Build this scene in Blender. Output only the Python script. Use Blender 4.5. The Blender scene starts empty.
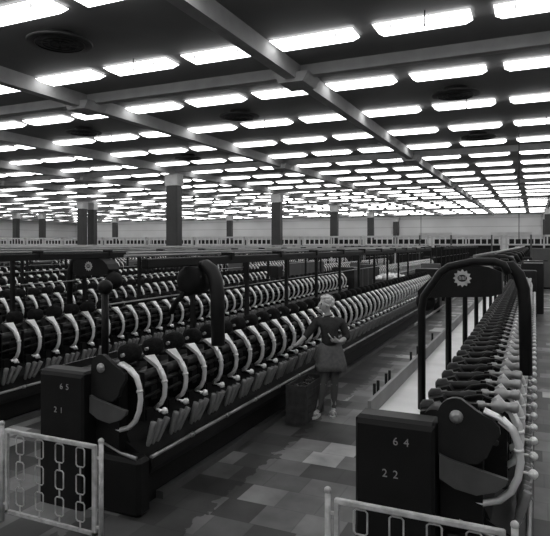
import bpy, math, random
from mathutils import Vector, Matrix
random.seed(7)
PI = math.pi
sc = bpy.context.scene
COL = sc.collection
EYE = 2.35
TH = math.radians(24.33)
ST, CT = math.sin(TH), math.cos(TH)

# ------------------------------------------------------------------ materials
def mat(name, col, rough=0.5, metal=0.0, noise=0.0, nscale=8.0, spec=0.5, emit=None):
    m = bpy.data.materials.new(name); m.use_nodes = True
    nt = m.node_tree; b = nt.nodes['Principled BSDF']
    b.inputs['Base Color'].default_value = (col, col, col, 1)
    b.inputs['Roughness'].default_value = rough
    b.inputs['Metallic'].default_value = metal
    b.inputs['Specular IOR Level'].default_value = spec
    if noise:
        tc = nt.nodes.new('ShaderNodeTexCoord'); n = nt.nodes.new('ShaderNodeTexNoise')
        n.inputs['Scale'].default_value = nscale; n.inputs['Detail'].default_value = 5
        r = nt.nodes.new('ShaderNodeMapRange')
        r.inputs['From Min'].default_value = 0.3; r.inputs['From Max'].default_value = 0.7
        r.inputs['To Min'].default_value = col*(1-noise); r.inputs['To Max'].default_value = col*(1+noise)
        nt.links.new(tc.outputs['Object'], n.inputs['Vector'])
        nt.links.new(n.outputs['Fac'], r.inputs['Value'])
        nt.links.new(r.outputs['Result'], b.inputs['Base Color'])
    if emit:
        b.inputs['Emission Color'].default_value = (1, 1, 1, 1)
        b.inputs['Emission Strength'].default_value = emit
    return m
M = {}
M['paint'] = mat('dark_machine_paint', .010, .45, noise=.25, nscale=3, spec=.2)
M['plate'] = mat('end_plate_paint', .016, .4, noise=.2, nscale=4, spec=.3)
M['grey'] = mat('grey_paint', .075, .4, noise=.2, nscale=5)
M['metal'] = mat('bright_metal', .85, .34, .4)
M['chrome'] = mat('polished_metal', .95, .3, .2)
M['steel'] = mat('dull_steel', .36, .36, .6, noise=.15, nscale=6)
M['black'] = mat('black_rubber', .009, .6, spec=.15)
M['yarn'] = mat('black_yarn', .012, .9, noise=.5, nscale=60, spec=.1)
M['tray'] = mat('pale_tray', .8, .45, noise=.1, nscale=3)
M['board'] = mat('board_grey', .22, .55, noise=.15, nscale=4)
M['rail'] = mat('white_metal_paint', .62, .4, noise=.15, nscale=10)
M['railwhite'] = mat('barrier_paint', .5, .5, noise=.3, nscale=16)
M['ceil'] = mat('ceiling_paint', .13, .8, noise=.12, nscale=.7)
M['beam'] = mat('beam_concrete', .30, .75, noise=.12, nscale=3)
M['column'] = mat('column_paint', .03, .5, noise=.2, nscale=2)
M['cap'] = mat('column_capital', .5, .7, noise=.1, nscale=3)
M['lampbox'] = mat('lamp_housing', .5, .5)
M['lamp'] = mat('lamp_diffuser', .8, .5, emit=5.2)
M['vent'] = mat('vent_dark', .03, .6, noise=.3, nscale=6)
M['crate'] = mat('crate_wood', .05, .7, noise=.35, nscale=12)
M['drum'] = mat('drum_grey', .03, .35)
M['chute'] = mat('chute_grey', .26, .35, .3, noise=.2, nscale=9)
M['skin'] = mat('skin', .5, .5)
M['hair'] = mat('blonde_hair', .62, .6, noise=.4, nscale=50)
M['sweater'] = mat('dark_sweater', .035, .9, noise=.25, nscale=30)
M['skirt'] = mat('grey_skirt', .15, .85, noise=.2, nscale=25)
M['stock'] = mat('stockings', .10, .6)
M['shoe'] = mat('pale_sandal', .6, .5)
M['cloth'] = mat('white_cotton', .85, .9, noise=.2, nscale=8)
M['letter'] = mat('stencil_white', .33, .6)
M['cab'] = mat('cabinet_grey', .08, .5, noise=.1, nscale=2)

# floor: irregular grey tiles
m = bpy.data.materials.new('floor_tiles'); m.use_nodes = True; M['floor'] = m
nt = m.node_tree; N = nt.nodes; L = nt.links; b = N['Principled BSDF']
def math_node(op, a, bb=None):
    n = N.new('ShaderNodeMath'); n.operation = op
    for i, v in enumerate((a, bb)):
        if v is None: continue
        if isinstance(v, (int, float)): n.inputs[i].default_value = v
        else: L.new(v, n.inputs[i])
    return n.outputs[0]
geo = N.new('ShaderNodeNewGeometry'); sep = N.new('ShaderNodeSeparateXYZ'); L.new(geo.outputs['Position'], sep.inputs[0])
ty = math_node('DIVIDE', sep.outputs['Y'], .36)
row = math_node('FLOOR', ty)
wn1 = N.new('ShaderNodeTexWhiteNoise'); wn1.noise_dimensions = '1D'; L.new(row, wn1.inputs['W'])
tx = math_node('ADD', math_node('DIVIDE', sep.outputs['X'], .38), math_node('MULTIPLY', wn1.outputs['Value'], 7.0))
colf = math_node('FLOOR', tx)
cmb = N.new('ShaderNodeCombineXYZ'); L.new(colf, cmb.inputs[0]); L.new(row, cmb.inputs[1])
wn2 = N.new('ShaderNodeTexWhiteNoise'); wn2.noise_dimensions = '3D'; L.new(cmb.outputs[0], wn2.inputs['Vector'])
ramp = N.new('ShaderNodeValToRGB'); ramp.color_ramp.interpolation = 'CONSTANT'
e = ramp.color_ramp.elements
e[0].position = 0; e[0].color = (.055,)*3+(1,)
e[1].position = .22; e[1].color = (.115,)*3+(1,)
for p, c in ((.42, .17), (.70, .24), (.90, .5)):
    q = e.new(p); q.color = (c, c, c, 1)
L.new(wn2.outputs['Value'], ramp.inputs[0])
nz = N.new('ShaderNodeTexNoise'); nz.inputs['Scale'].default_value = 2.2; nz.inputs['Detail'].default_value = 8
L.new(geo.outputs['Position'], nz.inputs['Vector'])
mr = N.new('ShaderNodeMapRange'); mr.inputs['From Min'].default_value = .3; mr.inputs['From Max'].default_value = .65
mr.inputs['To Min'].default_value = .55; mr.inputs['To Max'].default_value = 1.08
L.new(nz.outputs['Fac'], mr.inputs['Value'])
fx = math_node('FRACT', tx); fy = math_node('FRACT', ty)
def edge(f):
    a = math_node('GREATER_THAN', f, .015); c = math_node('LESS_THAN', f, .98)
    return math_node('MULTIPLY', a, c)
joint = math_node('ADD', math_node('MULTIPLY', math_node('MULTIPLY', edge(fx), edge(fy)), .22), .78)
nz2 = N.new('ShaderNodeTexNoise'); nz2.inputs['Scale'].default_value = 6; nz2.inputs['Detail'].default_value = 6
L.new(geo.outputs['Position'], nz2.inputs['Vector'])
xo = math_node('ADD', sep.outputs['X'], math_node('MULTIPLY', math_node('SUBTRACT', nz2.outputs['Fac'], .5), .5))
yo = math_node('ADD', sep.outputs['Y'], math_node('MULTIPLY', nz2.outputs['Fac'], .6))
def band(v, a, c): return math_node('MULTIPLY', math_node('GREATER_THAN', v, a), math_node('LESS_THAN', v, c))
grime_and_bands = math_node('MAXIMUM', band(xo, -3.5, -2.62), math_node('MULTIPLY', math_node('GREATER_THAN', xo, -.2), math_node('MAXIMUM', band(yo, 10.6, 14.2), band(yo, 15.6, 22.5))))   # oily strip along the machine foot; darker bands across the right-hand aisle
fac = math_node('MULTIPLY', math_node('MULTIPLY', mr.outputs['Result'], joint), math_node('SUBTRACT', 1.0, math_node('MULTIPLY', grime_and_bands, .62)))
mx = N.new('ShaderNodeVectorMath'); mx.operation = 'SCALE'
L.new(ramp.outputs['Color'], mx.inputs[0]); L.new(fac, mx.inputs['Scale'])
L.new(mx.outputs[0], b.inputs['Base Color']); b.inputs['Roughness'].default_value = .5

# far wall: pale panels with thin horizontal joints
m = bpy.data.materials.new('wall_panels'); m.use_nodes = True; M['wall'] = m
nt = m.node_tree; N = nt.nodes; L = nt.links; b = N['Principled BSDF']
geo = N.new('ShaderNodeNewGeometry'); sep = N.new('ShaderNodeSeparateXYZ'); L.new(geo.outputs['Position'], sep.inputs[0])
fz = math_node('FRACT', math_node('DIVIDE', sep.outputs['Z'], 1.15))
g = math_node('ADD', math_node('MULTIPLY', math_node('GREATER_THAN', fz, .07), .18), .42)
nz = N.new('ShaderNodeTexNoise'); nz.inputs['Scale'].default_value = .25; L.new(geo.outputs['Position'], nz.inputs['Vector'])
g2 = math_node('MULTIPLY', g, math_node('ADD', math_node('MULTIPLY', nz.outputs['Fac'], .5), .75))
L.new(g2, b.inputs['Base Color']); b.inputs['Roughness'].default_value = .8

# ------------------------------------------------------------------ mesh building
class MB:
    def __init__(s): s.v = []; s.f = []; s.sm = []; s.mi = []; s.cur = 0
    def mat(s, i): s.cur = i; return s
    def add(s, vs, fs, smooth=False):
        o = len(s.v); s.v += [tuple(p) for p in vs]
        for f in fs: s.f.append(tuple(i+o for i in f)); s.sm.append(smooth); s.mi.append(s.cur)
        return s
    def box(s, x0, x1, y0, y1, z0, z1, c=0):
        if c:   # chamfered in every direction
            return s.chbox(x0, x1, y0, y1, z0, z1, c)
        vs = [(x, y, z) for z in (z0, z1) for y in (y0, y1) for x in (x0, x1)]
        return s.add(vs, [(0, 2, 3, 1), (4, 5, 7, 6), (0, 1, 5, 4), (2, 6, 7, 3), (0, 4, 6, 2), (1, 3, 7, 5)])
    def chbox(s, x0, x1, y0, y1, z0, z1, c):
        def ring(z, i):
            return [(x0+i+c, y0+i, z), (x1-i-c, y0+i, z), (x1-i, y0+i+c, z), (x1-i, y1-i-c, z), (x1-i-c, y1-i, z), (x0+i+c, y1-i, z), (x0+i, y1-i-c, z), (x0+i, y0+i+c, z)]
        vs = ring(z0, c*.7)+ring(z0+c, 0)+ring(z1-c, 0)+ring(z1, c*.7)
        fs = [tuple(range(7, -1, -1)), tuple(range(24, 32))]
        for k in range(3):
            for i in range(8):
                j = (i+1) % 8; fs.append((k*8+i, k*8+j, k*8+8+j, k*8+8+i))
        return s.add(vs, fs)
    def prism(s, poly, axis, a, b, smooth=False):
        # poly: 2D pts ; axis 'y' -> (x,z) extruded in y ; 'x' -> (y,z) ; 'z' -> (x,y)
        n = len(poly)
        def P(p, t):
            return (p[0], t, p[1]) if axis == 'y' else ((t, p[0], p[1]) if axis == 'x' else (p[0], p[1], t))
        vs = [P(p, a) for p in poly]+[P(p, b) for p in poly]
        fs = [tuple(range(n)), tuple(range(2*n-1, n-1, -1))]
        o = len(s.v); s.v += vs
        for f in fs: s.f.append(tuple(i+o for i in f)); s.sm.append(False); s.mi.append(s.cur)
        for i in range(n):
            j = (i+1) % n
            s.f.append((o+i, o+n+i, o+n+j, o+j)); s.sm.append(smooth); s.mi.append(s.cur)
        return s
    def tube(s, pts, r, n=8, cap=True, sq=(1, 1)):
        pts = [Vector(p) for p in pts]; k = len(pts)
        rs = r if isinstance(r, (list, tuple)) else [r]*k
        rings = []; up = None
        for i, p in enumerate(pts):
            t = (pts[min(i+1, k-1)]-pts[max(i-1, 0)]).normalized()
            if up is None:
                ref = Vector((0, 1, 0)) if abs(t.y) < .9 else Vector((0, 0, 1))
                u = ref.cross(t).normalized()
            else:
                u = (up-t*up.dot(t)).normalized()
            up = u; w = t.cross(u)
            rings.append([p+(u*math.cos(a)*sq[0]+w*math.sin(a)*sq[1])*rs[i] for a in [2*PI*q/n for q in range(n)]])
        vs = [q for ring in rings for q in ring]; fs = []
        for i in range(k-1):
            for q in range(n):
                w = (q+1) % n; fs.append((i*n+q, i*n+w, (i+1)*n+w, (i+1)*n+q))
        s.add(vs, fs, True)
        if cap:
            o = len(s.v)-len(vs)
            s.f.append(tuple(o+q for q in range(n-1, -1, -1))); s.sm.append(False); s.mi.append(s.cur)
            s.f.append(tuple(o+(k-1)*n+q for q in range(n))); s.sm.append(False); s.mi.append(s.cur)
        return s
    def lathe(s, c, axis, prof, n=12):
        # prof: list of (distance along axis, radius)
        c = Vector(c); axis = Vector(axis).normalized()
        return s.tube([c+axis*d for d, r in prof], [max(r, .0005) for d, r in prof], n)
    def ball(s, c, r, n=10, m=6, sc=(1, 1, 1)):
        vs = [(c[0], c[1], c[2]-r*sc[2])]; fs = []
        for i in range(1, m):
            a = -PI/2+PI*i/m
            for q in range(n):
                b = 2*PI*q/n
                vs.append((c[0]+r*sc[0]*math.cos(a)*math.cos(b), c[1]+r*sc[1]*math.cos(a)*math.sin(b), c[2]+r*sc[2]*math.sin(a)))
        vs.append((c[0], c[1], c[2]+r*sc[2])); T = len(vs)-1
        for q in range(n):
            w = (q+1) % n; fs.append((0, 1+w, 1+q)); fs.append((T, T-n+q, T-n+w))
            for i in range(m-2): fs.append((1+i*n+q, 1+i*n+w, 1+(i+1)*n+w, 1+(i+1)*n+q))
        return s.add(vs, fs, True)
    def mesh(s, name, mats):
        me = bpy.data.meshes.new(name); me.from_pydata(s.v, [], s.f)
        for m in (mats if isinstance(mats, (list, tuple)) else [mats]): me.materials.append(m)
        me.polygons.foreach_set('use_smooth', s.sm); me.polygons.foreach_set('material_index', s.mi); me.update()
        return me
    def build(s, name, mats, parent=None, loc=(0, 0, 0), rz=0):
        return link(name, s.mesh(name, mats), parent, loc, rz)
def link(name, me, parent=None, loc=(0, 0, 0), rz=0):
    o = bpy.data.objects.new(name, me); COL.objects.link(o)
    o.location = loc; o.rotation_euler = (0, 0, rz)
    if parent: o.parent = parent
    return o
def tag(o, label=None, cat=None, group=None, kind=None):
    if label: o['label'] = label
    if cat: o['category'] = cat
    if group: o['group'] = group
    if kind: o['kind'] = kind
    return o
def thing(name, label, cat, loc=(0, 0, 0), rz=0, group=None):
    return tag(link(name, None, None, loc, rz), label, cat, group)
def text_mesh(txt, size, m, depth=.002):
    c = bpy.data.curves.new('txt', 'FONT'); c.body = txt; c.size = size; c.extrude = depth
    c.align_x = 'CENTER'; c.align_y = 'CENTER'
    o = bpy.data.objects.new('txt', c); COL.objects.link(o)
    bpy.context.view_layer.update()
    me = bpy.data.meshes.new_from_object(o.evaluated_get(bpy.context.evaluated_depsgraph_get()))
    bpy.data.objects.remove(o); me.materials.clear(); me.materials.append(m)
    return me

# ------------------------------------------------------------------ room shell
CEIL = EYE+4.10
XL, XR, YB, YF = -76.0, 10.0, -9.0, 80.2
def struct(name, mb, m): return tag(mb.build(name, m), kind='structure')
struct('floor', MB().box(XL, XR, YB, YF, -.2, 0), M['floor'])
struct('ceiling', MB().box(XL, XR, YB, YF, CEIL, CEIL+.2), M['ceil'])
struct('wall_back', MB().box(XL-.2, XR+.2, YF, YF+.2, 0, CEIL), M['wall'])
struct('wall_front', MB().box(XL-.2, XR+.2, YB-.2, YB, 0, CEIL), M['wall'])
struct('wall_left', MB().box(XL-.2, XL, YB, YF, 0, CEIL), M['wall'])
struct('wall_right', MB().box(XR, XR+.2, YB, YF, 0, CEIL), M['wall'])
BS = 6.3; BX = [-5.03+BS*k for k in range(-11, 3)]
T1, TS = 12.25, 13.5
TY = [T1+TS*k for k in range(-1, 5)]
n = 0
for x in BX:
    if x < XL or x > XR-1: continue
    n += 1
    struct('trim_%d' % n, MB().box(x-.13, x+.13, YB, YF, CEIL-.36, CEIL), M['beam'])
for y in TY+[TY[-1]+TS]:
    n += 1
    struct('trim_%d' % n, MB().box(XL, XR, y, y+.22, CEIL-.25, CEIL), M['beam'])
n += 1
struct('trim_%d' % n, MB().box(XL, XR, YF-.12, YF, 3.2, 3.32), M['cap'])
# drop blocks under beam crossings without a column
colrows = [-5.03-12.6, -5.03-12.6-18.9, -5.03-12.6-37.8, -5.03+6.3]
first = True; ords = ['nearest', 'second', 'third', 'fourth', 'fifth', 'sixth', 'seventh', 'eighth', 'ninth', 'tenth', 'eleventh', 'twelfth', 'thirteenth', 'fourteenth', 'fifteenth']
for x in BX:
    for iy, y in enumerate(TY[1:5]):
        if any(abs(x-c) < .5 for c in colrows) or x < -45: continue
        n += 1
        mb = MB()
        c = CEIL
        mb.prism([(x-.42, c-.22), (x-.3, c-.44), (x+.3, c-.44), (x+.42, c-.22)], 'y', y-.28, y+.5)
        struct('trim_%d' % n, mb, M['beam'])

# columns
def column(x, y, label):
    t = thing('column', label, 'column', (x, y, 0), group='dark hall columns')
    MB().chbox(-.36, .36, -.25, .25, 0, CEIL-1.0, .03).build('shaft', M['column'], t)
    MB().box(-.4, .4, -.29, .29, CEIL-.99, CEIL-.37).build('capital', M['cap'], t)
    MB().box(-.42, .42, -.31, .31, 0, .12).build('base', M['column'], t)
rn = ['the column row nearest the aisle', 'the second column row', 'the far left column row', 'the row at the right edge']
cl = {(0, 2): 'largest dark column, standing left of the centre above the machines',
      (0, 3): 'second largest dark column, right of the centre above the machines',
      (0, 4): 'slim dark column behind the wide central one, at its right',
      (0, 5): 'dark column far back, third in the centre row of columns',
      (0, 6): 'smallest dark column of the centre row, against the back wall',
      (1, 3): 'left column of the close pair at the left',
      (1, 4): 'dark column just left of the largest column, far back',
      (1, 5): 'dark distant column between the two largest columns',
      (2, 4): 'leftmost distant dark column by the back of the hall',
      (2, 5): 'distant dark column between the close pair and the largest column',
      (3, 5): 'dark column at the right edge, near the back wall'}
for (r, k), lab in cl.items():
    y = T1+TS*(k-1)+.11
    if k == 6: y = YF-.35
    column(colrows[r], y, lab)
column(colrows[1], T1+TS*2+1.4, 'right column of the close pair at the left')
column(colrows[3], YF-.35, 'dark column at the right edge, against the back wall')
column(-57.5, T1+TS*3-2, 'thin dark column at far left, second from the left edge')

# ------------------------------------------------------------------ ceiling lights
def lamp_meshes():
    h = MB().box(-.8, .8, -.2, .2, -.05, 0)
    a, bq = (.86, .27), (.74, .20)
    d = MB()
    vs = [(-a[0], -a[1], -.05), (a[0], -a[1], -.05), (a[0], a[1], -.05), (-a[0], a[1], -.05),
          (-bq[0], -bq[1], -.135), (bq[0], -bq[1], -.135), (bq[0], bq[1], -.135), (-bq[0], bq[1], -.135)]
    d.add(vs, [(0, 1, 2, 3), (7, 6, 5, 4), (0, 4, 5, 1), (1, 5, 6, 2), (2, 6, 7, 3), (3, 7, 4, 0)])
    return h, d
h, d = lamp_meshes()
lamp_house = h.mesh('housing', M['lampbox']); lamp_diff = d.mesh('diffuser', M['lamp'])
c = MB(); c.mat(0); c.box(-.8, .8, -.2, .2, -.05, 0); c.mat(1); c.add(d.v, d.f)
lamp_joined = c.mesh('ceiling_light', [M['lampbox'], M['lamp']])
clip = MB().box(-.01, .01, -.245, -.225, -.155, -.09).mesh('clip', M['black'])
rod = MB().tube([(.12, -.42, -.01), (.12, -.42, -.26)], .012, 6).ball((.12, -.42, -.27), .022, 6, 4).mesh('hanger_rod', M['black'])
def project(x, y, z):
    zc = -x*ST+y*CT; xc = x*CT+y*ST
    return (275+575*xc/zc, 244-575*(z-EYE)/zc, zc) if zc > .5 else None
lamps = []
for ib in range(len(BX)-1):
    cx = (BX[ib]+BX[ib+1])/2
    if cx < XL+3: continue
    for j in (-1, 0, 1):
        for it in range(-2, 6):
            base = T1+TS*it+.11
            for r in range(4):
                y = base+TS*(r+.5)/4
                if y > YF-.6 or y < YB+1: continue
                x = cx+j*2.1
                p = project(x, y, CEIL)
                seen = p is not None and -30 < p[0] < 580 and p[1] > -15
                lamps.append((0 if seen else 1, p[2] if p else 999, x, y, ib, j, it, r))
lamps.sort()
rest = MB()
bayname = lambda ib: {11: 'right of the long central beam', 10: 'left of the long central beam'}.get(ib, '%s bay left of the long central beam' % ords[10-ib] if ib < 10 else 'beyond the right beam')
for i, (s_, zc, x, y, ib, j, it, r) in enumerate(lamps):
    if i < 300 and s_ == 0:
        pos = {-1: 'left', 0: 'middle', 1: 'right'}[j]
        rowi = it*4+r+5
        side = ('row %s cross beam' % (['just before the nearest', 'just behind the nearest'][0])) if rowi < 0 else ''
        bay = BX[ib] > -5.1 and BX[ib] < -5
        if BX[ib] > 0: bn = 'bay at right edge'
        elif bay: bn = 'bay right of centre beam'
        else:
            q = int(round((-5.03-BX[ib])/BS))
            bn = '%s bay left of centre beam' % ['', 'first', 'second', 'third', 'fourth', 'fifth', 'sixth', 'seventh', 'eighth', 'ninth', 'tenth'][min(q, 10)]
        if it < 0: rl = '%s row before nearest cross beam' % ['fourth', 'third', 'second', 'first'][r]
        else: rl = '%s row past %s cross beam' % (['first', 'second', 'third', 'last'][r], ords[it])
        lab = '%s ceiling light, %s, %s' % (pos, bn, rl)
        if i < 110:
            t = thing('ceiling_light', lab, 'ceiling light', (x, y, CEIL), group='ceiling lights')
            link('housing', lamp_house, t); link('diffuser', lamp_diff, t)
            if i < 60:
                link('clip', clip, t, (-.52, 0, 0)); link('clip', clip, t, (.52, 0, 0))
                if j == 0 and r in (1, 3) or (j == 1 and r in (0, 2)): link('hanger_rod', rod, t)
        else:
            tag(link('ceiling_light', lamp_joined, None, (x, y, CEIL)), lab, 'ceiling light', 'ceiling lights')
    else:
        o = len(rest.v)
        rest.v += [(v.co.x+x, v.co.y+y, v.co.z+CEIL) for v in lamp_joined.vertices]
        for pl in lamp_joined.polygons:
            rest.f.append(tuple(o+q for q in pl.vertices)); rest.sm.append(False); rest.mi.append(pl.material_index)
tag(rest.build('ceiling_light', [M['lampbox'], M['lamp']]), 'mass of ceiling lights, small distant ones at the back and unseen ones outside the view', 'ceiling lights', 'ceiling lights', 'stuff')  # includes unseen lights outside the view, kept to light the machines

# round air vents between light rows
vd = MB().lathe((0, 0, 0), (0, 0, -1), [(0, .3), (.12, .3), (.16, .62), (.19, .6), (.19, .5), (.2, .42), (.2, .0)], 28)
vme = vd.mesh('ceiling_vent', M['vent'])
ring = MB()
for rr in (.2, .33, .46):
    ring.tube([(rr*math.cos(2*PI*q/24), rr*math.sin(2*PI*q/24), -.205) for q in range(25)], .012, 5, cap=False)
rme = ring.mesh('ring', M['plate'])
for (x, y, lab) in [(-8.45, 8.5, 'large round dark ceiling vent at the top left'), (-8.3, 15.7, 'round dark ceiling vent behind the nearest cross beam, left of the central beam'),
                    (-1.9, 15.7, 'round dark ceiling vent behind the nearest cross beam, on the right'), (-1.9, 22.4, 'round ceiling vent before the second cross beam on the right'),
                    (-14.5, 15.7, 'round dark ceiling vent at left, second bay left of central beam'), (-14.5, 22.4, 'round ceiling vent at left before the second cross beam')]:
    t = thing('ceiling_vent', lab, 'vent', (x, y, CEIL), group='round ceiling vents')
    link('disc', vme, t); link('ring', rme, t)
# thin hanging cables
for (px, y, z0, lab) in [(421, 26.0, 2.45, 'thin cable hanging from the ceiling, left of the central machine arch'),
                         (519, 20.6, 2.40, 'thin cable hanging from the ceiling above the right machine row')]:
    k = (px-275)/575
    x = y*(k*CT-ST)/(CT+k*ST)
    tag(MB().tube([(0, 0, CEIL), (0, 0, z0)], .012, 6).ball((0, 0, z0), .03, 6, 4).build('hanging_cable', M['black'], None, (x, y, 0)), lab, 'cable')

# ------------------------------------------------------------------ winding machines
PITCH = .35; NU = 46; Y1 = .12; UX, UZ = -.045, -.05; LEN = Y1+PITCH*NU+.2     # machine length behind its head
def mb_arm():
    mb = MB(); Y = .07
    p = [(-.09, Y, 1.235), (-.055, Y, 1.17), (-.04, Y, 1.08), (-.05, Y, .99), (-.085, Y, .92), (-.15, Y, .87)]
    mb.tube(p, [.024, .024, .024, .024, .023, .02], 9)
    mb.tube([(-.049, Y, 1.135), (-.045, Y, 1.115)], .031, 9)
    # broad flattened strap that narrows down into the pipe
    a = [(-.205, Y-.085, 1.365), (-.185, Y+.035, 1.36), (-.10, Y+.028, 1.26), (-.10, Y-.028, 1.265), (-.055, Y+.022, 1.17), (-.055, Y-.022, 1.17)]
    b = [(x-.022, y, z-.02) for x, y, z in a]
    mb.add(a+b, [(0, 3, 2, 1), (3, 5, 4, 2), (6, 7, 8, 9), (9, 8, 10, 11), (0, 1, 7, 6), (0, 6, 9, 3), (3, 9, 11, 5), (1, 2, 8, 7), (2, 4, 10, 8)])
    return mb
def mb_knot():
    mb = MB()
    mb.ball((.035, -.05, .895), .032, 8, 6)
    mb.ball((.02, -.01, .875), .017, 7, 5); mb.ball((.02, -.095, .905), .015, 7, 5)
    mb.tube([(.02, -.10, .915), (.035, -.0, .865)], .009, 6)
    mb.tube([(-.06, -.05, .90), (.03, -.05, .895)], .009, 6)
    return mb
def mb_chutes():
    mb = MB()
    for dy, w in ((-.165, .0), (-.10, .05), (-.03, .09)):
        mb.lathe((-.06, dy, .60), (.07, w, .24), [(0, .016), (.02, .022), (.2, .030), (.225, .030), (.23, .022)], 8)
    return mb
def mb_body():
    mb = MB()     # dark working head between two arms
    mb.box(-.34, -.30, -.15, -.12, .62, 1.34)
    mb.box(-.30, -.12, -.14, -.125, .80, 1.24)
    mb.box(-.28, -.16, .02, .11, .95, 1.08)
    mb.tube([(-.14, -.15, 1.0), (-.14, .12, 1.02)], .018, 6)
    mb.box(-.22, -.12, -.1, .0, .80, .90)
    mb.prism([(-.68, 1.14), (-.68, 1.24), (-.58, 1.27), (-.5, 1.16)], 'y', -.13, .1)
    return mb
def mb_cradle():
    mb = MB()     # dark lever lying across the top
    mb.lathe((-.70, .0, 1.235), (1, 0, .10), [(0, .030), (.02, .055), (.09, .055), (.10, .035), (.24, .03), (.30, .042), (.36, .03), (.40, .022)], 9)
    mb.tube([(-.46, .05, 1.27), (-.40, .09, 1.32), (-.30, .10, 1.34), (-.22, .06, 1.33), (-.2, 0, 1.33)], .008, 5)
    return mb
def mb_joint():
    mb = MB()
    mb.lathe((-.32, 0, 1.30), (1, 0, .02), [(0, .02), (.01, .026), (.05, .026), (.055, .014), (.09, .014), (.1, .04), (.12, .047), (.16, .047), (.18, .03), (.21, .03), (.22, .038), (.26, .036), (.27, .02)], 9)
    return mb
def mb_drum():
    mb = MB()
    mb.tube([(-.205, -.155, 1.19), (-.205, .13, 1.19)], .045, 9)
    mb.tube([(-.19, -.155, 1.10), (-.19, .13, 1.10)], .022, 7)
    return mb
me_arm = mb_arm().mesh('suction_arm', M['metal']); me_knot = mb_knot().mesh('knotter', M['chrome'])
me_chute = mb_chutes().mesh('bobbin_chute', M['chute']); me_body = mb_body().mesh('winding_unit', M['paint'])
me_cradle = mb_cradle().mesh('cradle_lever', M['plate']); me_joint = mb_joint().mesh('joint', M['steel']); me_drum = mb_drum().mesh('drum', M['drum'])
J = MB()
mats_j = [M['paint'], M['metal'], M['chrome'], M['chute'], M['drum'], M['yarn']]
for i, fn in enumerate((mb_body, mb_arm, mb_knot, mb_chutes, mb_drum)):
    J.mat(i); q = fn(); o = len(J.v); J.v += q.v
    for f, s2 in zip(q.f, q.sm): J.f.append(tuple(a+o for a in f)); J.sm.append(s2); J.mi.append(i)
J.mat(0); q = mb_cradle(); J.add(q.v, q.f, True)
me_unit_joined = J.mesh('winding_unit', mats_j)
# yarn cone: wide black package lying over the drum with its small end to the front
me_cone = MB().lathe((0, -.10, -.005), (0, 1, .04), [(0, .02), (.003, .078), (.02, .094), (.09, .097), (.15, .088), (.175, .074), (.18, .02)], 14).mesh('yarn_cone', M['yarn'])
me_cone_tube = MB().lathe((0, -.13, -.005), (0, 1, .04), [(0, .018), (.26, .016)], 8).mesh('cone_tube', M['steel'])

P_ = {}
def common_meshes():
    L1 = LEN
    mb = MB().prism([(-.74, .10), (-.74, 1.12), (-.66, 1.15), (-.5, 1.10), (-.40, .98), (-.36, .76), (-.24, .52), (-.13, .42), (-.13, .10)], 'y', .26, L1)
    mb.box(-.72, -.16, .3, L1-.1, 0, .1)
    P_['casing'] = mb.mesh('casing', M['paint'])
    mb = MB().prism([(-.38, .40), (-.38, .62), (-.10, .48), (-.02, .465), (-.01, .39), (-.04, .33), (-.14, .33)], 'y', .24, L1)
    P_['sill'] = mb.mesh('front_sill', M['paint'])
    mb = MB(); y = .26
    while y < L1-.3:
        mb.tube([(-.035, y, .475), (-.035, y+.62, .475)], .019, 8)
        mb.tube([(-.035, y+.62, .475), (-.035, y+.68, .475)], .024, 8); y += .70
    P_['srail'] = mb.mesh('sill_rail', M['steel'])
    P_['foot'] = MB().box(-.17, -.08, .5, L1, 0, .07).mesh('foot_ledge', M['grey'])
    P_['tray2'] = MB().box(-1.05, -.755, .26, L1, 1.11, 1.13).mesh('tray', M['grey'])
    P_['board2'] = MB().box(-1.075, -1.05, .26, L1, 1.0, 1.20).mesh('tray_board', M['plate'])
    P_['tray'] = MB().box(-1.05, -.755, .26, L1, 1.11, 1.13).mesh('tray', M['tray'])
    P_['board'] = MB().box(-1.075, -1.05, .26, L1, 1.0, 1.245).mesh('tray_board', M['board'])
    P_['beam0'] = MB().box(-.30, -.22, 1.95, L1, 2.12, 2.215, .012).mesh('overhead_beam', M['paint'])
    P_['beam'] = MB().box(-.30, -.22, .45, L1, 2.12, 2.215, .012).mesh('overhead_beam', M['paint'])
    P_['tube1'] = MB().tube([(-.33, .3, 2.268), (-.33, L1, 2.268)], .014, 7).mesh('overhead_tube', M['steel'])
    P_['tube2'] = MB().tube([(-.52, .5, 2.235), (-.52, L1, 2.235)], .015, 6).mesh('overhead_tube', M['steel'])
    P_['wire'] = MB().tube([(-.81, .6, 1.75), (-.81, L1, 1.75)], .009, 6).mesh('guide_wire', M['steel'])
    # arch frame: post, curved shoulder and bracket over the beam
    mb = MB()
    mb.tube([(-.765, 0, 1.13), (-.765, 0, 1.86), (-.75, 0, 1.96), (-.63, 0, 2.14), (-.57, 0, 2.185), (-.40, 0, 2.225), (-.26, 0, 2.225), (-.20, 0, 2.205), (-.17, 0, 2.14)], .032, 8, sq=(.9, 1.1))
    P_['arch'] = mb.mesh('arch_frame', M['paint'])
    mb = MB(); mb.box(-.79, -.74, -.025, .025, 1.13, 2.12); mb.box(-.79, -.24, -.022, .022, 2.12, 2.165); mb.box(-.35, -.20, -.03, .03, 2.165, 2.25)
    P_['arch2'] = mb.mesh('arch_frame', M['paint'])
    P_['post'] = MB().tube([(-.765, 0, 1.13), (-.765, 0, 1.9)], .035, 10).ball((-.765, 0, 1.93), .075, 12, 8).mesh('post', M['paint'])
    P_['tleg'] = MB().box(-1.06, -1.02, -.02, .02, 0, 1.11).box(-1.06, -.74, -.02, .02, .95, .99).mesh('leg', M['grey'])
    P_['tail'] = MB().chbox(-.78, .06, L1-.02, L1+.5, 0, 1.5, .04).mesh('tail_cabinet', M['plate'])
common_meshes()
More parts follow.
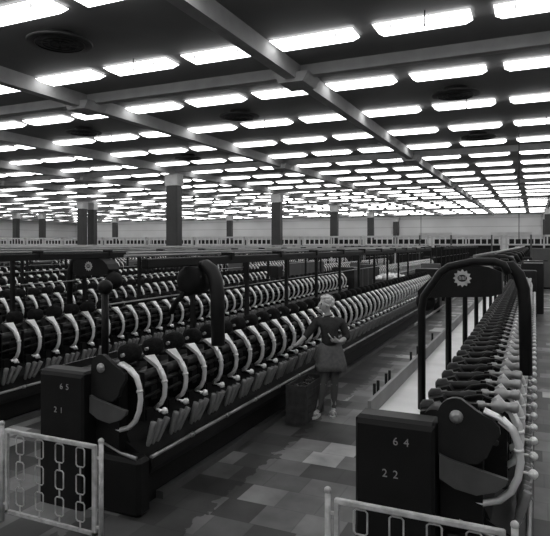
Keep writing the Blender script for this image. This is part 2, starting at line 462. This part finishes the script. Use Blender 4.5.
def machine_common(t, first=False, short=False):
    S_ = '' if first else '2'
    link('casing', P_['casing'], t); link('front_sill', P_['sill'], t); link('sill_rail', P_['srail'], t); link('foot_ledge', P_['foot'], t)
    link('tray', P_['tray'+S_], t); link('tray_board', P_['board'+S_], t); link('overhead_beam', P_['beam0' if first else 'beam'], t)
    link('overhead_tube', P_['tube1'], t, (0, 1.7 if first else 0, 0)); link('overhead_tube', P_['tube2'], t, (0, 1.5 if first else 0, 0)); link('guide_wire', P_['wire'], t)
    y = .63
    if short: link('post', P_['post'], t, (0, y-.12, 0)); y += 1.45
    while y < LEN-.2: link('arch_frame', P_['arch' if first else 'arch2'], t, (0, y, 0)); y += 1.45
    for k in range(8): link('leg', P_['tleg'], t, (0, .6+k*2.15, 0))
    link('tail_cabinet', P_['tail'], t)
def head(t, n1, n2):
    # head cabinet with rounded top
    r = .035; poly = []
    x0, x1, z1 = -1.09, -.575, 1.215
    mb = MB()
    prof = [(0, 0), (0, z1-.05), (.015, z1-.018), (.05, z1), (.19, z1), (.235, z1-.018), (.25, z1-.05), (.25, 0)]
    n = len(prof)
    rows = []
    for x, ins in ((x0, .02), (x0+.02, 0), (x1-.02, 0), (x1, .02)):
        rows.append([(x, min(max(y, ins), .25-ins), min(z, z1-ins)) for y, z in prof])
    vs = [p for rw in rows for p in rw]; fs = [tuple(range(n)), tuple(range(4*n-1, 3*n-1, -1))]
    for k in range(3):
        for i in range(n-1): fs.append((k*n+i, (k+1)*n+i, (k+1)*n+i+1, k*n+i+1))
    mb.add(vs, fs)
    hc = mb.build('head_cabinet', M['paint'], t)
    for s, z in ((n1, 1.075), (n2, .86)):
        for ch, dx in zip(s, (-.035, .035)):
            me = text_mesh(ch, .072, M['letter'], .0015)
            o = link('stencilled_digit', me, hc, ((-.785 if s == n1 else -.855)+dx, -.003, z)); o.rotation_euler = (PI/2, 0, 0)
            o['label'] = 'pale stencilled digit '+ch
    # cam shaped end plate with a bolt
    cx, cz = -.455, 1.255
    pts = [(-.57, 1.0), (-.57, 1.255)]
    for a in range(180, 60, -15): pts.append((cx+.115*math.cos(math.radians(a)), cz+.115*math.sin(math.radians(a))))
    pts += [(-.33, 1.30), (-.24, 1.255), (-.20, 1.215), (-.195, 1.17), (-.24, 1.10), (-.27, 1.02), (-.33, .97), (-.45, .96)]
    ep = MB().prism(pts, 'y', .10, .145).build('end_plate', M['plate'], t)
    b = MB().lathe((cx, .105, cz), (0, -1, 0), [(0, .042), (.018, .042), (.02, .03), (.034, .028), (.036, .01)], 16).build('bolt', M['steel'], ep)
    ed = [Vector((p[0], .098, p[1])) for p in pts[1:13]]
    MB().tube(ed, .008, 6).build('rim', M['steel'], ep)
    MB().prism([(-.555, 1.01), (-.49, .985), (-.30, .945), (-.15, .915), (-.16, .88), (-.22, .83), (-.33, .79), (-.46, .81), (-.555, .86)], 'y', .06, .095).build('guard_plate', M['grey'], t)
    MB().box(-.56, -.30, .15, .26, .1, 1.15).build('end_frame', M['paint'], t)
    MB().chbox(-.56, -.03, .08, .26, .0, .50, .035).build('base_block', M['paint'], t)
    MB().tube([(-.44, .10, .60), (-.24, .09, .54), (-.07, .10, .51)], [.010, .012, .02], 6).build('latch_bar', M['steel'], t)
    MB().tube([(-.62, .26, 1.17), (-.62, .45, 1.17)], .07, 14).build('roller', M['plate'], t)
    mb = MB()
    mb.tube([(-.17, 0, 1.30), (-.10, 0, 1.24), (-.065, 0, 1.15), (-.055, 0, 1.05), (-.07, 0, .95), (-.11, 0, .86), (-.18, 0, .79), (-.28, 0, .755), (-.42, 0, .755)], [.03, .026, .024, .024, .024, .024, .023, .022, .016], 9)
    mb.tube([(-.067, 0, 1.13), (-.064, 0, 1.11)], .030, 8)
    mb.tube([(-.27, 0, 1.345), (-.19, 0, 1.315), (-.12, 0, 1.255)], [.05, .045, .028], 8, sq=(.35, 1))
    mb.build('suction_arm', M['metal'], t, (UX+.02, .17, UZ))
def full_units(t, cradle=True):
    for k in range(1, NU):
        y = Y1+PITCH*k
        u = link('winding_unit', me_body, t, (UX, y, UZ))
        link('suction_arm', me_arm, u); link('knotter', me_knot, u); link('bobbin_chute', me_chute, u); link('drum', me_drum, u)
        link('cradle_lever', me_cradle, u)
        if cradle: link('joint', me_joint, u)
ordm = ['', '', 'third', 'fourth', 'fifth', 'sixth', 'seventh', 'eighth', 'ninth']
machines = []
YOFF = [3.70, 3.90, 3.9, 3.9, 3.9, 3.9, 3.9, 3.9]
labs = ['dark winding machine numbered 64 and 22 in the right foreground', 'dark winding machine numbered 65 and 21 in the left foreground']
for k in range(2, 8): labs.append('long winding machine, %s row from the right, behind the machine numbered 65' % ordm[k])
for k in range(8):
    t = thing('winding_machine', labs[k], 'textile machine', (-3.04*k, YOFF[k], 0), group='winding machines in the near block')
    machines.append(t)
    machine_common(t, k == 0, k == 1)
    if k < 2: head(t, *(('64', '22') if k == 0 else ('65', '21')))
    else:
        MB().chbox(-1.075, -.56, 0, .25, 0, 1.245, .03).build('head_cabinet', M['paint'], t)
        MB().box(-.56, -.14, .1, .26, 0, 1.2).build('end_plate', M['plate'], t)
    if k < 3: full_units(t, k == 0)
    else:
        for q in range(1, NU): link('winding_unit', me_unit_joined, t, (UX, Y1+PITCH*q, UZ))
pegs = [(4.33), (4.43), (4.67), (4.78), (5.6), (5.92), (6.15), (6.77)]
for zc in pegs:
    y = (zc-.46)/.911-3.70
    MB().tube([(-1.10, y, 1.13), (-1.10, y, 1.30)], .012, 7).box(-1.11, -1.075, y-.012, y+.012, 1.13, 1.16).build('peg', M['black'], machines[0])
# black yarn cones lying on the winding heads of the left machines
cnt = 0
placed = []
for k in range(1, 8):
    for q in range(1, NU):
        placed.append((k, q, -3.04*k-.285+UX, YOFF[k]+Y1+PITCH*q-.12))
nm = {1: 'machine numbered 65', 2: 'third machine row from the right', 3: 'fourth machine row from the right', 4: 'fifth machine row from the right', 5: 'sixth machine row', 6: 'seventh machine row', 7: 'eighth machine row'}
def ordinal(n):
    base = ['', 'first', 'second', 'third', 'fourth', 'fifth', 'sixth', 'seventh', 'eighth', 'ninth', 'tenth', 'eleventh', 'twelfth', 'thirteenth', 'fourteenth', 'fifteenth', 'sixteenth', 'seventeenth', 'eighteenth', 'nineteenth', 'twentieth']
    if n <= 20: return base[n]
    tens = {2: 'twenty', 3: 'thirty', 4: 'forty', 5: 'fifty'}[n//10]
    return tens[:-1]+'ieth' if n % 10 == 0 else tens+'-'+base[n % 10]
vis = []
for (k, q, x, y) in placed:
    p = project(x, y, 1.4)
    if p and -15 < p[0] < 565: vis.append((p[2], k, q, x, y))
vis.sort()
restc = MB(); first_vis = {}
for (zc, k, q, x, y) in vis:
    first_vis[k] = min(first_vis.get(k, 99), q)
for i, (zc, k, q, x, y) in enumerate(vis):
    if i < 300:
        lab = 'black yarn cone, %s from the near end on the %s' % (ordinal(q), nm[k]) if k == 1 else 'black yarn cone, %s from the left edge on the %s' % (ordinal(q-first_vis[k]+1), nm[k])
        s = 1+random.uniform(-.1, .05)
        if k == 1:
            o = tag(link('yarn_cone', me_cone, None, (x, y, 1.355)), lab, 'yarn cone', 'black yarn cones on the winding machines')
            link('cone_tube', me_cone_tube, o)
        else:
            o = tag(link('yarn_cone', me_cone, None, (x, y, 1.355)), lab, 'yarn cone', 'black yarn cones on the winding machines')
        o.scale = (s, 1, s)
    else:
        o = len(restc.v); restc.v += [(v.co.x+x, v.co.y+y, v.co.z+1.355) for v in me_cone.vertices]
        for pl in me_cone.polygons: restc.f.append(tuple(o+a for a in pl.vertices)); restc.sm.append(True); restc.mi.append(0)
if restc.v: tag(restc.build('yarn_cone', M['yarn']), 'many small black yarn cones on the farthest machine rows', 'yarn cones', 'black yarn cones on the winding machines', 'stuff')

# second block of machines behind the cross aisle
me_units_far = MB()
for q in range(1, NU):
    o = len(me_units_far.v); me_units_far.v += [(v.co.x, v.co.y+Y1+PITCH*q, v.co.z) for v in me_unit_joined.vertices]
    for pl in me_unit_joined.polygons: me_units_far.f.append(tuple(o+a for a in pl.vertices)); me_units_far.sm.append(pl.use_smooth); me_units_far.mi.append(pl.material_index)
me_units_far = me_units_far.mesh('winding_unit', mats_j)
for k in range(0, 15):
    t = thing('winding_machine', 'distant winding machine behind the cross aisle, %s from the right' % ordinal(k+1), 'textile machine', (-3.04*k-.2, 24.2, 0), group='winding machines in the far block')
    machine_common(t)
    MB().chbox(-1.075, -.3, 0, .25, 0, 1.55, .03).build('head_cabinet', M['cab'], t)
    tag(link('winding_unit', me_units_far, t), kind='stuff')

# ------------------------------------------------------------------ travelling cleaners
def badge(parent, x, y, z, r):
    pts = []
    for i in range(24):
        a = 2*PI*i/24; rr = r if i % 2 == 0 else r*.76
        pts.append((x+rr*math.cos(a), z+rr*math.sin(a)))
    e = MB().prism(pts, 'y', y-.008, y).build('emblem', M['grey'], parent); e['label'] = 'pale gear-shaped emblem with a dark centre'
    e.data.materials[0] = M['railwhite']
    MB().prism([(x+r*.52*math.cos(2*PI*i/18), z+r*.40*math.sin(2*PI*i/18)) for i in range(18)], 'y', y-.011, y-.008).build('emblem_centre', M['plate'], e)
    mb = MB()
    for i, w in enumerate((-.36, -.2, -.04, .12, .27)):
        mb.box(x+w*r, x+w*r+r*.06, y-.013, y-.011, z-r*.18, z+r*.2)
        if i % 2 == 0: mb.box(x+w*r, x+w*r+r*.13, y-.013, y-.011, z+r*.14, z+r*.2)
    mb.build('emblem_lettering', M['railwhite'], e)
def shell(mirror=False):
    pts = [(-.37, 0), (-.40, .08), (-.36, .16), (-.27, .23), (-.12, .275), (.08, .28), (.22, .25), (.33, .19), (.34, .02), (.25, -.03), (-.2, -.02)]
    return [(-a, b) for a, b in pts][::-1] if mirror else [(-.36, -.06), (-.37, .0), (-.24, .13), (-.12, .20), (0, .235), (.12, .245), (.24, .225), (.34, .18), (.345, .0), (.25, -.03)][::-1]
def cleaner(k, y, xc, zb, mirror, label, ball_r):
    sx = -1 if mirror else 1
    t = thing('travelling_cleaner', label, 'machine attachment', (-3.04*k+xc, y, zb), group='travelling cleaners')
    MB().prism(shell(mirror), 'y', -.13, .13).build('housing', M['paint'], t)
    badge(t, -.14*0+ (.02 if not mirror else 0), -.131, .125, .078)
    bx = .44 if mirror else -.31
    MB().ball((bx, -.05, -.10), ball_r, 14, 9).tube([(bx, -.05, -.08), (bx*.86, 0, .0), (bx*.74, 0, .05)], .05, 10).build('motor', M['black'], t)
    MB().tube([(sx*.28, 0, .17), (sx*.33, 0, .225), (sx*.41, 0, .235), (sx*.47, 0, .16), (sx*.51, 0, .04), (sx*.52, 0, -.12), (sx*.53, 0, -.70)], [.045, .045, .05, .052, .052, .052, .052], 12, sq=(1, .9)).build('suction_duct', M['paint'], t)
    return t
cleaner(0, 5.40, -.60, 1.925, False, 'dark arched travelling cleaner with gear emblem on the right machine', .088)
cleaner(2, 7.28, -.42, 1.87, True, 'dark travelling cleaner with gear emblem at the left, above the machine rows', .14)
t = thing('travelling_cleaner', 'dark round travelling cleaner with broad bent duct on the left foreground machine', 'machine attachment', (-3.04-.22, 5.15, 1.93), group='travelling cleaners')
MB().lathe((0, .14, .04), (0, -1, 0), [(0, .12), (.02, .15), (.24, .15), (.27, .12), (.28, .05)], 20).build('housing', M['black'], t)
MB().tube([(-.05, -.1, -.08), (-.14, -.12, -.18), (-.22, -.1, -.30)], .03, 8).build('hose', M['black'], t)
MB().tube([(.07, 0, .20), (.14, 0, .20), (.22, 0, .14), (.26, 0, .05), (.28, 0, -.1), (.29, 0, -.62)], [.04, .065, .075, .075, .075, .07], 12, sq=(1, 1)).build('suction_duct', M['plate'], t)

# ------------------------------------------------------------------ barriers with link pattern
def barrier(x0, x1, y, label):
    t = thing('barrier_panel', label, 'barrier', (x0, y, 0))
    w = x1-x0; H = .80
    for x in (0, w):
        p = MB().tube([(x, 0, 0), (x, 0, H+.02)], .019, 10).ball((x, 0, H+.025), .024, 10, 6).build('post', M['railwhite'], t)
    f = MB()
    f.box(.045, w-.045, -.016, .016, H-.045, H-.012, .006); f.box(.045, w-.045, -.012, .012, .08, .105)
    f.box(.045, .072, -.012, .012, .08, H-.03); f.box(w-.082, w-.045, -.012, .012, .08, H-.03)
    f.box(.0, .05, -.006, .006, H-.12, H-.1); f.box(w-.05, w, -.006, .006, H-.12, H-.1); f.box(0, .05, -.006, .006, .14, .16); f.box(w-.05, w, -.006, .006, .14, .16)
    f.build('frame', M['railwhite'], t)
    n = 4
    for c in range(n):
        cx = .10+(w-.2)*(c+.5)/n
        mb = MB(); top = H-.035; hh = .15; gap = .065; z = top
        for k in range(3):
            mb.box(cx-.005, cx+.005, -.005, .005, z-gap*(.35 if k == 0 else 1), z)
            z -= gap*(.35 if k == 0 else 1)
            a = .042; ch = .014
            pts = [(cx-a+ch, z), (cx+a-ch, z), (cx+a, z-ch), (cx+a, z-hh+ch), (cx+a-ch, z-hh), (cx-a+ch, z-hh), (cx-a, z-hh+ch), (cx-a, z-ch), (cx-a+ch, z)]
            mb.tube([(px, 0, pz) for px, pz in pts], .006, 5, cap=False)
            z -= hh
        mb.box(cx-.005, cx+.005, -.005, .005, .10, z)
        mb.build('chain_links', M['railwhite'], t)
    return t
barrier(-4.13, -3.06, 3.50, 'pale metal barrier panel with linked rectangles at the lower left')
barrier(-1.17, -.10, 3.38, 'pale metal barrier panel with linked rectangles at the lower right')

# ------------------------------------------------------------------ yarn crate
t = thing('bobbin_crate', 'dark slatted wooden crate standing beside the woman against the machine', 'crate', (-2.99, 6.95, 0))
MB().box(0, .27, 0, .012, 0.02, .5).build('end_board', M['crate'], t); MB().box(0, .27, .738, .75, .02, .5).build('end_board', M['crate'], t)
mb = MB()
for k in range(5):
    z = .03+k*.096
    mb.box(.255, .27, .012, .738, z, z+.08)
    mb.box(0, .015, .012, .738, z, z+.08)
mb.box(.268, .28, .04, .08, .02, .5); mb.box(.268, .28, .67, .71, .02, .5)
mb.build('side_slats', M['crate'], t)
MB().box(.0, .27, .0, .75, 0, .025).build('bottom', M['crate'], t)
mb = MB()
for i in range(60):
    mb.tube([(random.uniform(.04, .20), random.uniform(.06, .69), random.uniform(.38, .46))]*1+[(0, 0, 0)], .0, 3) if False else None
    x, y, z = random.uniform(.05, .19), random.uniform(.07, .67), random.uniform(.38, .45)
    a = random.uniform(0, PI); dx, dy = math.cos(a)*.04, math.sin(a)*.06
    mb.lathe((x-dx*.5, y-dy*.5, z), (dx, dy, random.uniform(-.02, .02)), [(0, .012), (.005, .02), (.09, .017), (.1, .01)], 7)
mb.box(.02, .22, .015, .735, .03, .37)
tag(mb.build('loose_bobbins', M['plate'], None, (-2.99, 6.95, 0)), 'heap of loose dark bobbins filling the wooden crate', 'bobbins', kind='stuff')

# ------------------------------------------------------------------ woman
PX, PY = -2.575, 7.50
W = thing('person', 'woman in dark sweater and grey skirt reaching towards the machine', 'person', (PX, PY, 0), TH)
def skin_obj(name, verts, edges, rad, m, parent, levels=1, root=0):
    me = bpy.data.meshes.new(name); me.from_pydata(verts, edges, []); me.materials.append(m)
    o = link(name, me, parent)
    sk = o.modifiers.new('Skin', 'SKIN'); sk.use_smooth_shade = True
    if not me.skin_vertices:
        bm_layer = me.attributes  # layer is created by the modifier
    lay = me.skin_vertices[0].data if me.skin_vertices else None
    if lay is None: return o
    for i, r in enumerate(rad):
        lay[i].radius = r if isinstance(r, tuple) else (r, r)
        lay[i].use_root = (i == root)
    ss = o.modifiers.new('Sub', 'SUBSURF'); ss.levels = levels; ss.render_levels = levels+1
    return o
import bmesh
def skin_mesh(name, V, E, R, m, parent, levels=1, root=0):
    bm = bmesh.new(); lay = bm.verts.layers.skin.verify()
    vs = [bm.verts.new(v) for v in V]
    for a, b in E: bm.edges.new((vs[a], vs[b]))
    for i, v in enumerate(vs):
        r = R[i]; v[lay].radius = r if isinstance(r, tuple) else (r, r)
        v[lay].use_root = (i == root)
    me = bpy.data.meshes.new(name); bm.to_mesh(me); bm.free(); me.materials.append(m)
    o = link(name, me, parent)
    sk = o.modifiers.new('Skin', 'SKIN'); sk.use_smooth_shade = True
    ss = o.modifiers.new('Sub', 'SUBSURF'); ss.levels = levels; ss.render_levels = levels
    return o
# joints (u right, w away, z up)
V = []; E = []; R = []
def jv(p, r, par=None):
    V.append(p); R.append(r)
    if par is not None: E.append((par, len(V)-1))
    return len(V)-1
pel = jv((.015, 0, .90), (.145, .115))
wst = jv((.0, 0, 1.04), (.115, .09), pel)
chs = jv((.0, .0, 1.20), (.135, .10), wst)
shl = jv((.0, .0, 1.31), (.10, .075), chs)
nck = jv((-.01, 0, 1.365), .046, shl)
nk2 = jv((-.03, -.01, 1.42), .044, nck)
hd1 = jv((-.05, -.015, 1.475), (.072, .07), nk2)
hd2 = jv((-.055, -.015, 1.54), (.088, .085), hd1)
hd3 = jv((-.045, -.015, 1.595), (.06, .06), hd2)
rs = jv((-.155, .03, 1.285), .056, shl)
re = jv((-.30, .03, 1.10), .042, rs)
rw_ = jv((-.435, -.03, .985), .026, re)
rh = jv((-.485, -.045, .955), (.034, .018), rw_)
lsn = jv((.165, -.02, 1.275), .056, shl)
le = jv((.235, -.03, 1.07), .042, lsn)
lw = jv((.125, -.165, 1.035), .026, le)
lh = jv((.065, -.19, 1.06), (.032, .018), lw)
# fingers
for k, (du, dw, dz) in enumerate([(-.075, .012, -.005), (-.082, -.002, -.02), (-.075, -.016, -.028), (-.060, -.028, -.032)]):
    a = jv((-.485+du*.45, -.045+dw*.9, .955+dz*.5), .009, rh); b2 = jv((-.485+du, -.045+dw*1.2, .955+dz-.018), .007, a)
a = jv((-.49, -.07, .975), .010, rh); jv((-.525, -.085, .98), .008, a)
for k, (du, dw, dz) in enumerate([(-.07, -.012, .03), (-.078, -.004, .012), (-.072, .002, -.006), (-.058, .006, -.022)]):
    a = jv((.065+du*.5, -.19+dw-.006, 1.06+dz*.8), .009, lh); jv((.065+du*.85, -.19+dw+.012, 1.06+dz), .007, a)
a = jv((.07, -.20, 1.09), .010, lh); jv((.045, -.205, 1.115), .008, a)
# legs
h1 = jv((.06, -.01, .80), .088, pel); k1 = jv((.075, -.02, .48), .055, h1); c1 = jv((.07, .0, .34), .052, k1); a1 = jv((.06, .01, .085), .034, c1); f1 = jv((.045, -.07, .05), (.036, .03), a1); t1 = jv((.035, -.14, .035), (.034, .02), f1)
h2 = jv((-.06, .02, .80), .088, pel); k2 = jv((-.075, -.03, .48), .055, h2); c2 = jv((-.09, -.04, .34), .052, k2); a2 = jv((-.155, -.05, .085), .034, c2); f2 = jv((-.19, -.11, .05), (.036, .03), a2); t2 = jv((-.225, -.165, .035), (.034, .02), f2)
body = skin_mesh('body', V, E, R, M['skin'], W, 2, 0)
# face details joined in the head: nose, brow, lips, eyes, ear
F = Vector((-.90, -.44, 0)).normalized(); S = Vector((-F.y, F.x, 0)); HC = Vector((-.055, -.015, 1.525))
def hp(f, s, z): return HC+F*f+S*s+Vector((0, 0, z))
mb = MB()
mb.ball(tuple(hp(.018, 0, -.02)), .078, 16, 12, (.92, .92, 1.22)); mb.tube([hp(.078, 0, .03), hp(.098, 0, -.003), hp(.112, 0, -.022), hp(.088, 0, -.032)], [.008, .011, .014, .007], 8)
mb.ball(hp(.02, .085, -.01), .022, 8, 6, (.7, .7, 1.2)); mb.ball(hp(.02, -.085, -.01), .022, 8, 6, (.7, .7, 1.2))
mb.ball(hp(.068, 0, -.085), .026, 8, 6)
mb.build('face', M['skin'], W)
mb = MB(); mb.ball(hp(.079, .034, .012), .012, 8, 6); mb.ball(hp(.079, -.034, .012), .012, 8, 6); mb.ball(hp(.086, 0, -.058), .016, 8, 5, (1, 1, .4)); mb.build('eyes_and_mouth', M['sweater'], W)
# hair: short curls over the skull
mb = MB()
mb.ball(tuple(hp(-.03, 0, .045)), .092, 18, 12, (1, 1, .86))
rr = random.Random(3)
for i in range(170):
    th = rr.uniform(0, 2*PI); ph = rr.uniform(-.55, 1.5)
    d = Vector((math.cos(th)*math.cos(ph), math.sin(th)*math.cos(ph), math.sin(ph)))
    if d.dot(F) > .15 and ph < .75: continue
    p = hp(-.022, 0, .03)+Vector((d.x*.094, d.y*.094, d.z*.085))
    mb.ball(p, rr.uniform(.015, .025), 6, 4)
mb.build('hair', M['hair'], W)
# sweater
SV = []; SE = []; SR = []
def sj(p, r, par=None):
    SV.append(p); SR.append(r)
    if par is not None: SE.append((par, len(SV)-1))
    return len(SV)-1
s0 = sj((.012, 0, .95), (.172, .128)); s1 = sj((.01, 0, 1.05), (.172, .125), s0); s2 = sj((.0, 0, 1.20), (.182, .128), s1); s3 = sj((.0, 0, 1.30), (.13, .095), s2); s4 = sj((-.012, 0, 1.355), (.075, .07), s3); s5 = sj((-.018, 0, 1.385), (.058, .056), s4)
a = sj((-.155, .03, 1.285), .070, s3); a = sj((-.235, .032, 1.19), .062, a); a = sj((-.30, .03, 1.10), .055, a); a = sj((-.345, .01, 1.06), .046, a)
a = sj((.165, -.02, 1.275), .070, s3); a = sj((.215, -.025, 1.17), .062, a); a = sj((.238, -.03, 1.07), .062, a); a = sj((.20, -.09, 1.055), .046, a)
skin_mesh('sweater', SV, SE, SR, M['sweater'], W, 2, 0)
# skirt: flared, with soft folds
rings = []; n = 40
for i, (z, ru, rw2, cu) in enumerate([(1.0, .128, .105, .01), (.94, .165, .135, .012), (.87, .182, .148, .018), (.79, .198, .158, .022), (.71, .212, .168, .025), (.625, .226, .175, .028)]):
    rings.append([(cu+ru*math.cos(2*PI*q/n)*(1+.035*i/5*math.sin(7*2*PI*q/n)), rw2*math.sin(2*PI*q/n)*(1+.035*i/5*math.sin(7*2*PI*q/n+1)), z+.01*math.sin(3*2*PI*q/n)*i/5) for q in range(n)])
vs = [p for r_ in rings for p in r_]; fs = []
for i in range(len(rings)-1):
    for q in range(n): w_ = (q+1) % n; fs.append((i*n+q, (i+1)*n+q, (i+1)*n+w_, i*n+w_))
o = MB().add(vs, fs, True).build('skirt', M['skirt'], W)
sm = o.modifiers.new('Solid', 'SOLIDIFY'); sm.thickness = .008
# stockings over the legs
for pts in ([(.06, -.01, .80), (.075, -.02, .48), (.07, .0, .34), (.06, .01, .055)], [(-.06, .02, .80), (-.075, -.03, .48), (-.09, -.04, .34), (-.16, -.055, .055)]):
    pp = [Vector(p) for p in pts]; P2 = []; RR = []
    prof = [.092, .082, .07, .060, .056, .058, .060, .050, .038, .040]
    for i in range(10):
        tt = i/9*3; a = min(int(tt), 2); P2.append(pp[a].lerp(pp[a+1], tt-a)); RR.append([.090, .080, .068, .056, .051, .055, .053, .044, .034, .034][i])
    MB().tube(P2, RR, 14).build('stocking', M['stock'], W)
for (ax, ay, tx_, ty_) in ((.06, .02, .03, -.155), (-.15, -.035, -.23, -.18)):
    mb = MB(); d = Vector((tx_-ax, ty_-ay, 0)); L_ = d.length; d.normalize(); s = Vector((-d.y, d.x, 0)); A = Vector((ax, ay, 0))
    out = [(-.04, .02), (-.045, 0), (-.04, -.02), (.02, -.032), (.12, -.042), (L_+.0, -.03), (L_+.025, 0), (L_, .03), (.12, .042), (.02, .032)]
    mb.prism([((A+d*f+s*g).x, (A+d*f+s*g).y) for f, g in out], 'z', 0, .028)
    c0 = A+d*.11; mb.tube([c0+s*.045+Vector((0, 0, .02)), c0+s*.03+Vector((0, 0, .065)), c0+Vector((0, 0, .078)), c0-s*.03+Vector((0, 0, .065)), c0-s*.045+Vector((0, 0, .02))], .016, 6, sq=(1, .8))
    mb.build('sandal', M['shoe'], W)
tb = MB().lathe((0, 0, 0), (-.55, -.1, .75), [(0, .007), (.12, .007)], 8).build('yarn_bobbin', M['metal'], None)
tb.location = Vector((PX, PY, 0))+Matrix.Rotation(TH, 3, 'Z') @ Vector((.035, -.215, 1.06))
tb.rotation_euler = (0, 0, TH)
tag(tb, "thin pale bobbin tube held in the woman's hand", 'bobbin')

# ------------------------------------------------------------------ back of the hall
def ray(px, y): k = (px-275)/575; return y*(k*CT-ST)/(CT+k*ST)
creel_h = MB()
def creel(x, y, w, top, label):
    t = thing('creel_frame', label, 'textile machine', (x, y, 0), group='creel frames at the back')
    f = MB().box(0, w, -.06, .06, top-.14, top).box(0, w, -.04, .04, 2.25, 2.33)
    f.box(0, .12, -.06, .06, 0, top); f.box(w-.12, w, -.06, .06, 0, top); f.box(w/2-.06, w/2+.06, -.06, .06, 0, top)
    f.build('frame', M['cap'], t)
    mb = MB(); k = int(w/.42); pts = [(.12, 2.33)]
    for i in range(k):
        a, b_ = (i+.5)*w/k-.045, (i+.5)*w/k+.045
        pts += [(a, 2.36), (a, top-.14), (b_, top-.14), (b_, 2.36)]
    pts.append((w-.12, 2.33)); mb.prism(pts, 'y', -.03, .03)
    mb.build('yarn_guides', M['rail'], t)
    MB().box(.1, w-.1, .1, 1.4, 0, 1.95).box(.2, w-.2, .3, 1.0, 1.95, 2.72).build('machine_bed', M['paint'], t)
x = -56.0; i = 0
while x < -1.5:
    i += 1
    creel(x, 46.0+.0*i, 5.2, 3.02, 'pale tall creel frame with upright guides, %s from the left, far back' % ordinal(i)); x += 5.4
for (p0, p1, lab) in ((419, 452, 'grey portal frame far back behind the machine rows, left one'), (491, 532, 'grey portal frame above the far end of the right machine')):
    y = 43.5; xa, xb = ray(p0, y), ray(p1, y)
    t = thing('portal_frame', lab, 'frame', (xa, y, 0)); w = xb-xa
    MB().box(0, .1, -.05, .05, 0, 3.0).build('post', M['grey'], t); MB().box(w-.12, w, -.05, .05, 0, 3.0).build('post', M['grey'], t)
    MB().box(0, w, -.06, .06, 3.0, 3.18).box(.1, w-.1, -.03, .03, 2.85, 2.9).build('crossbar', M['cap'], t)
# grey cabinet behind right machine
t = thing('control_cabinet', 'tall plain grey cabinet at the right edge behind the machine', 'cabinet', (ray(532, 33), 33.0, 0))
MB().chbox(0, 2.2, 0, .8, .1, 2.13, .02).build('body', M['cab'], t)
MB().box(.03, 2.17, .05, .75, 0, .1).build('plinth', M['paint'], t)
MB().box(.35, .75, -.012, .0, 1.45, 1.5).build('handle', M['paint'], t)
MB().box(1.09, 1.10, -.006, .0, .15, 2.1).build('door_seam', M['plate'], t)
# drive cabinet at the end of the right machine
x0 = ray(522, 21.2)
t = thing('drive_cabinet', 'dark square drive cabinet at the far end of the right machine', 'cabinet', (x0+.25, 21.2, 0))
MB().chbox(-.22, .42, 0, .5, 0, 1.78, .03).build('body', M['plate'], t); MB().box(-.2, .4, -.01, .02, 1.70, 1.73).build('trim_strip', M['cap'], t)
# supply carts and yarn heap in the cross aisle
x0 = ray(372, 22.3)
t = thing('yarn_cart', 'low cart piled with white yarn in the cross aisle', 'cart', (x0, 22.3, 0))
MB().box(0, 1.5, 0, .8, .25, .95).build('tub', M['grey'], t)
for wx in (.15, 1.35):
    for wy in (.1, .7): MB().tube([(wx, wy-.03, .12), (wx, wy+.03, .12)], .12, 12).box(wx-.02, wx+.02, wy-.02, wy+.02, .12, .26).build('wheel', M['black'], t)
mb = MB(); rr = random.Random(5)
for k in range(60):
    u = rr.uniform(.1, 1.4); v = rr.uniform(.1, .7); z = .93+.22*math.sin(PI*u/1.5)*rr.uniform(.3, 1)
    mb.ball((u, v, z), rr.uniform(.06, .11), 8, 6)
tag(mb.build('white_yarn', M['cloth'], None, (x0, 22.3, 0)), 'bright heap of white yarn lying on the low cart', 'yarn', kind='stuff')
for (p0, y, w, z1, lab, mm) in ((360, 23.2, .7, 1.5, 'light grey upright cabinet left of the white yarn heap', 'column'), (300, 22.6, .9, 1.62, 'ribbed grey cabinet behind the third machine row', 'cab'), (423, 42.0, 3.6, 2.1, 'dark square bin behind the end of the machine rows', 'black')):
    x0 = ray(p0, y)
    t = thing('storage_cabinet', lab, 'cabinet', (x0, y, 0)); MB().chbox(0, w, 0, .5, 0, z1, .02).build('body', M[mm], t)
    mb = MB()
    for q in range(3): mb.box(w*(q+.5)/3-.02, w*(q+.5)/3+.02, -.015, 0, .2, z1-.15)
    mb.build('door_rib', M['grey'] if mm != 'black' else M['plate'], t)

# ------------------------------------------------------------------ camera and view
cam = bpy.data.cameras.new('camera'); co = bpy.data.objects.new('camera', cam); COL.objects.link(co)
co.location = (0, 0, EYE); co.rotation_euler = (PI/2, 0, TH)
cam.sensor_fit = 'HORIZONTAL'; cam.sensor_width = 36; cam.lens = 575/550*36
cam.shift_y = -(268-244)/550; cam.clip_end = 300; cam.clip_start = .05
sc.camera = co
w = bpy.data.worlds.new('world'); sc.world = w; w.use_nodes = True
w.node_tree.nodes['Background'].inputs[0].default_value = (.02, .02, .02, 1)
sc.view_settings.view_transform = 'Standard'; sc.view_settings.look = 'None'; sc.view_settings.exposure = 0.0; sc.view_settings.gamma = 1
sc.view_settings.use_curve_mapping = False
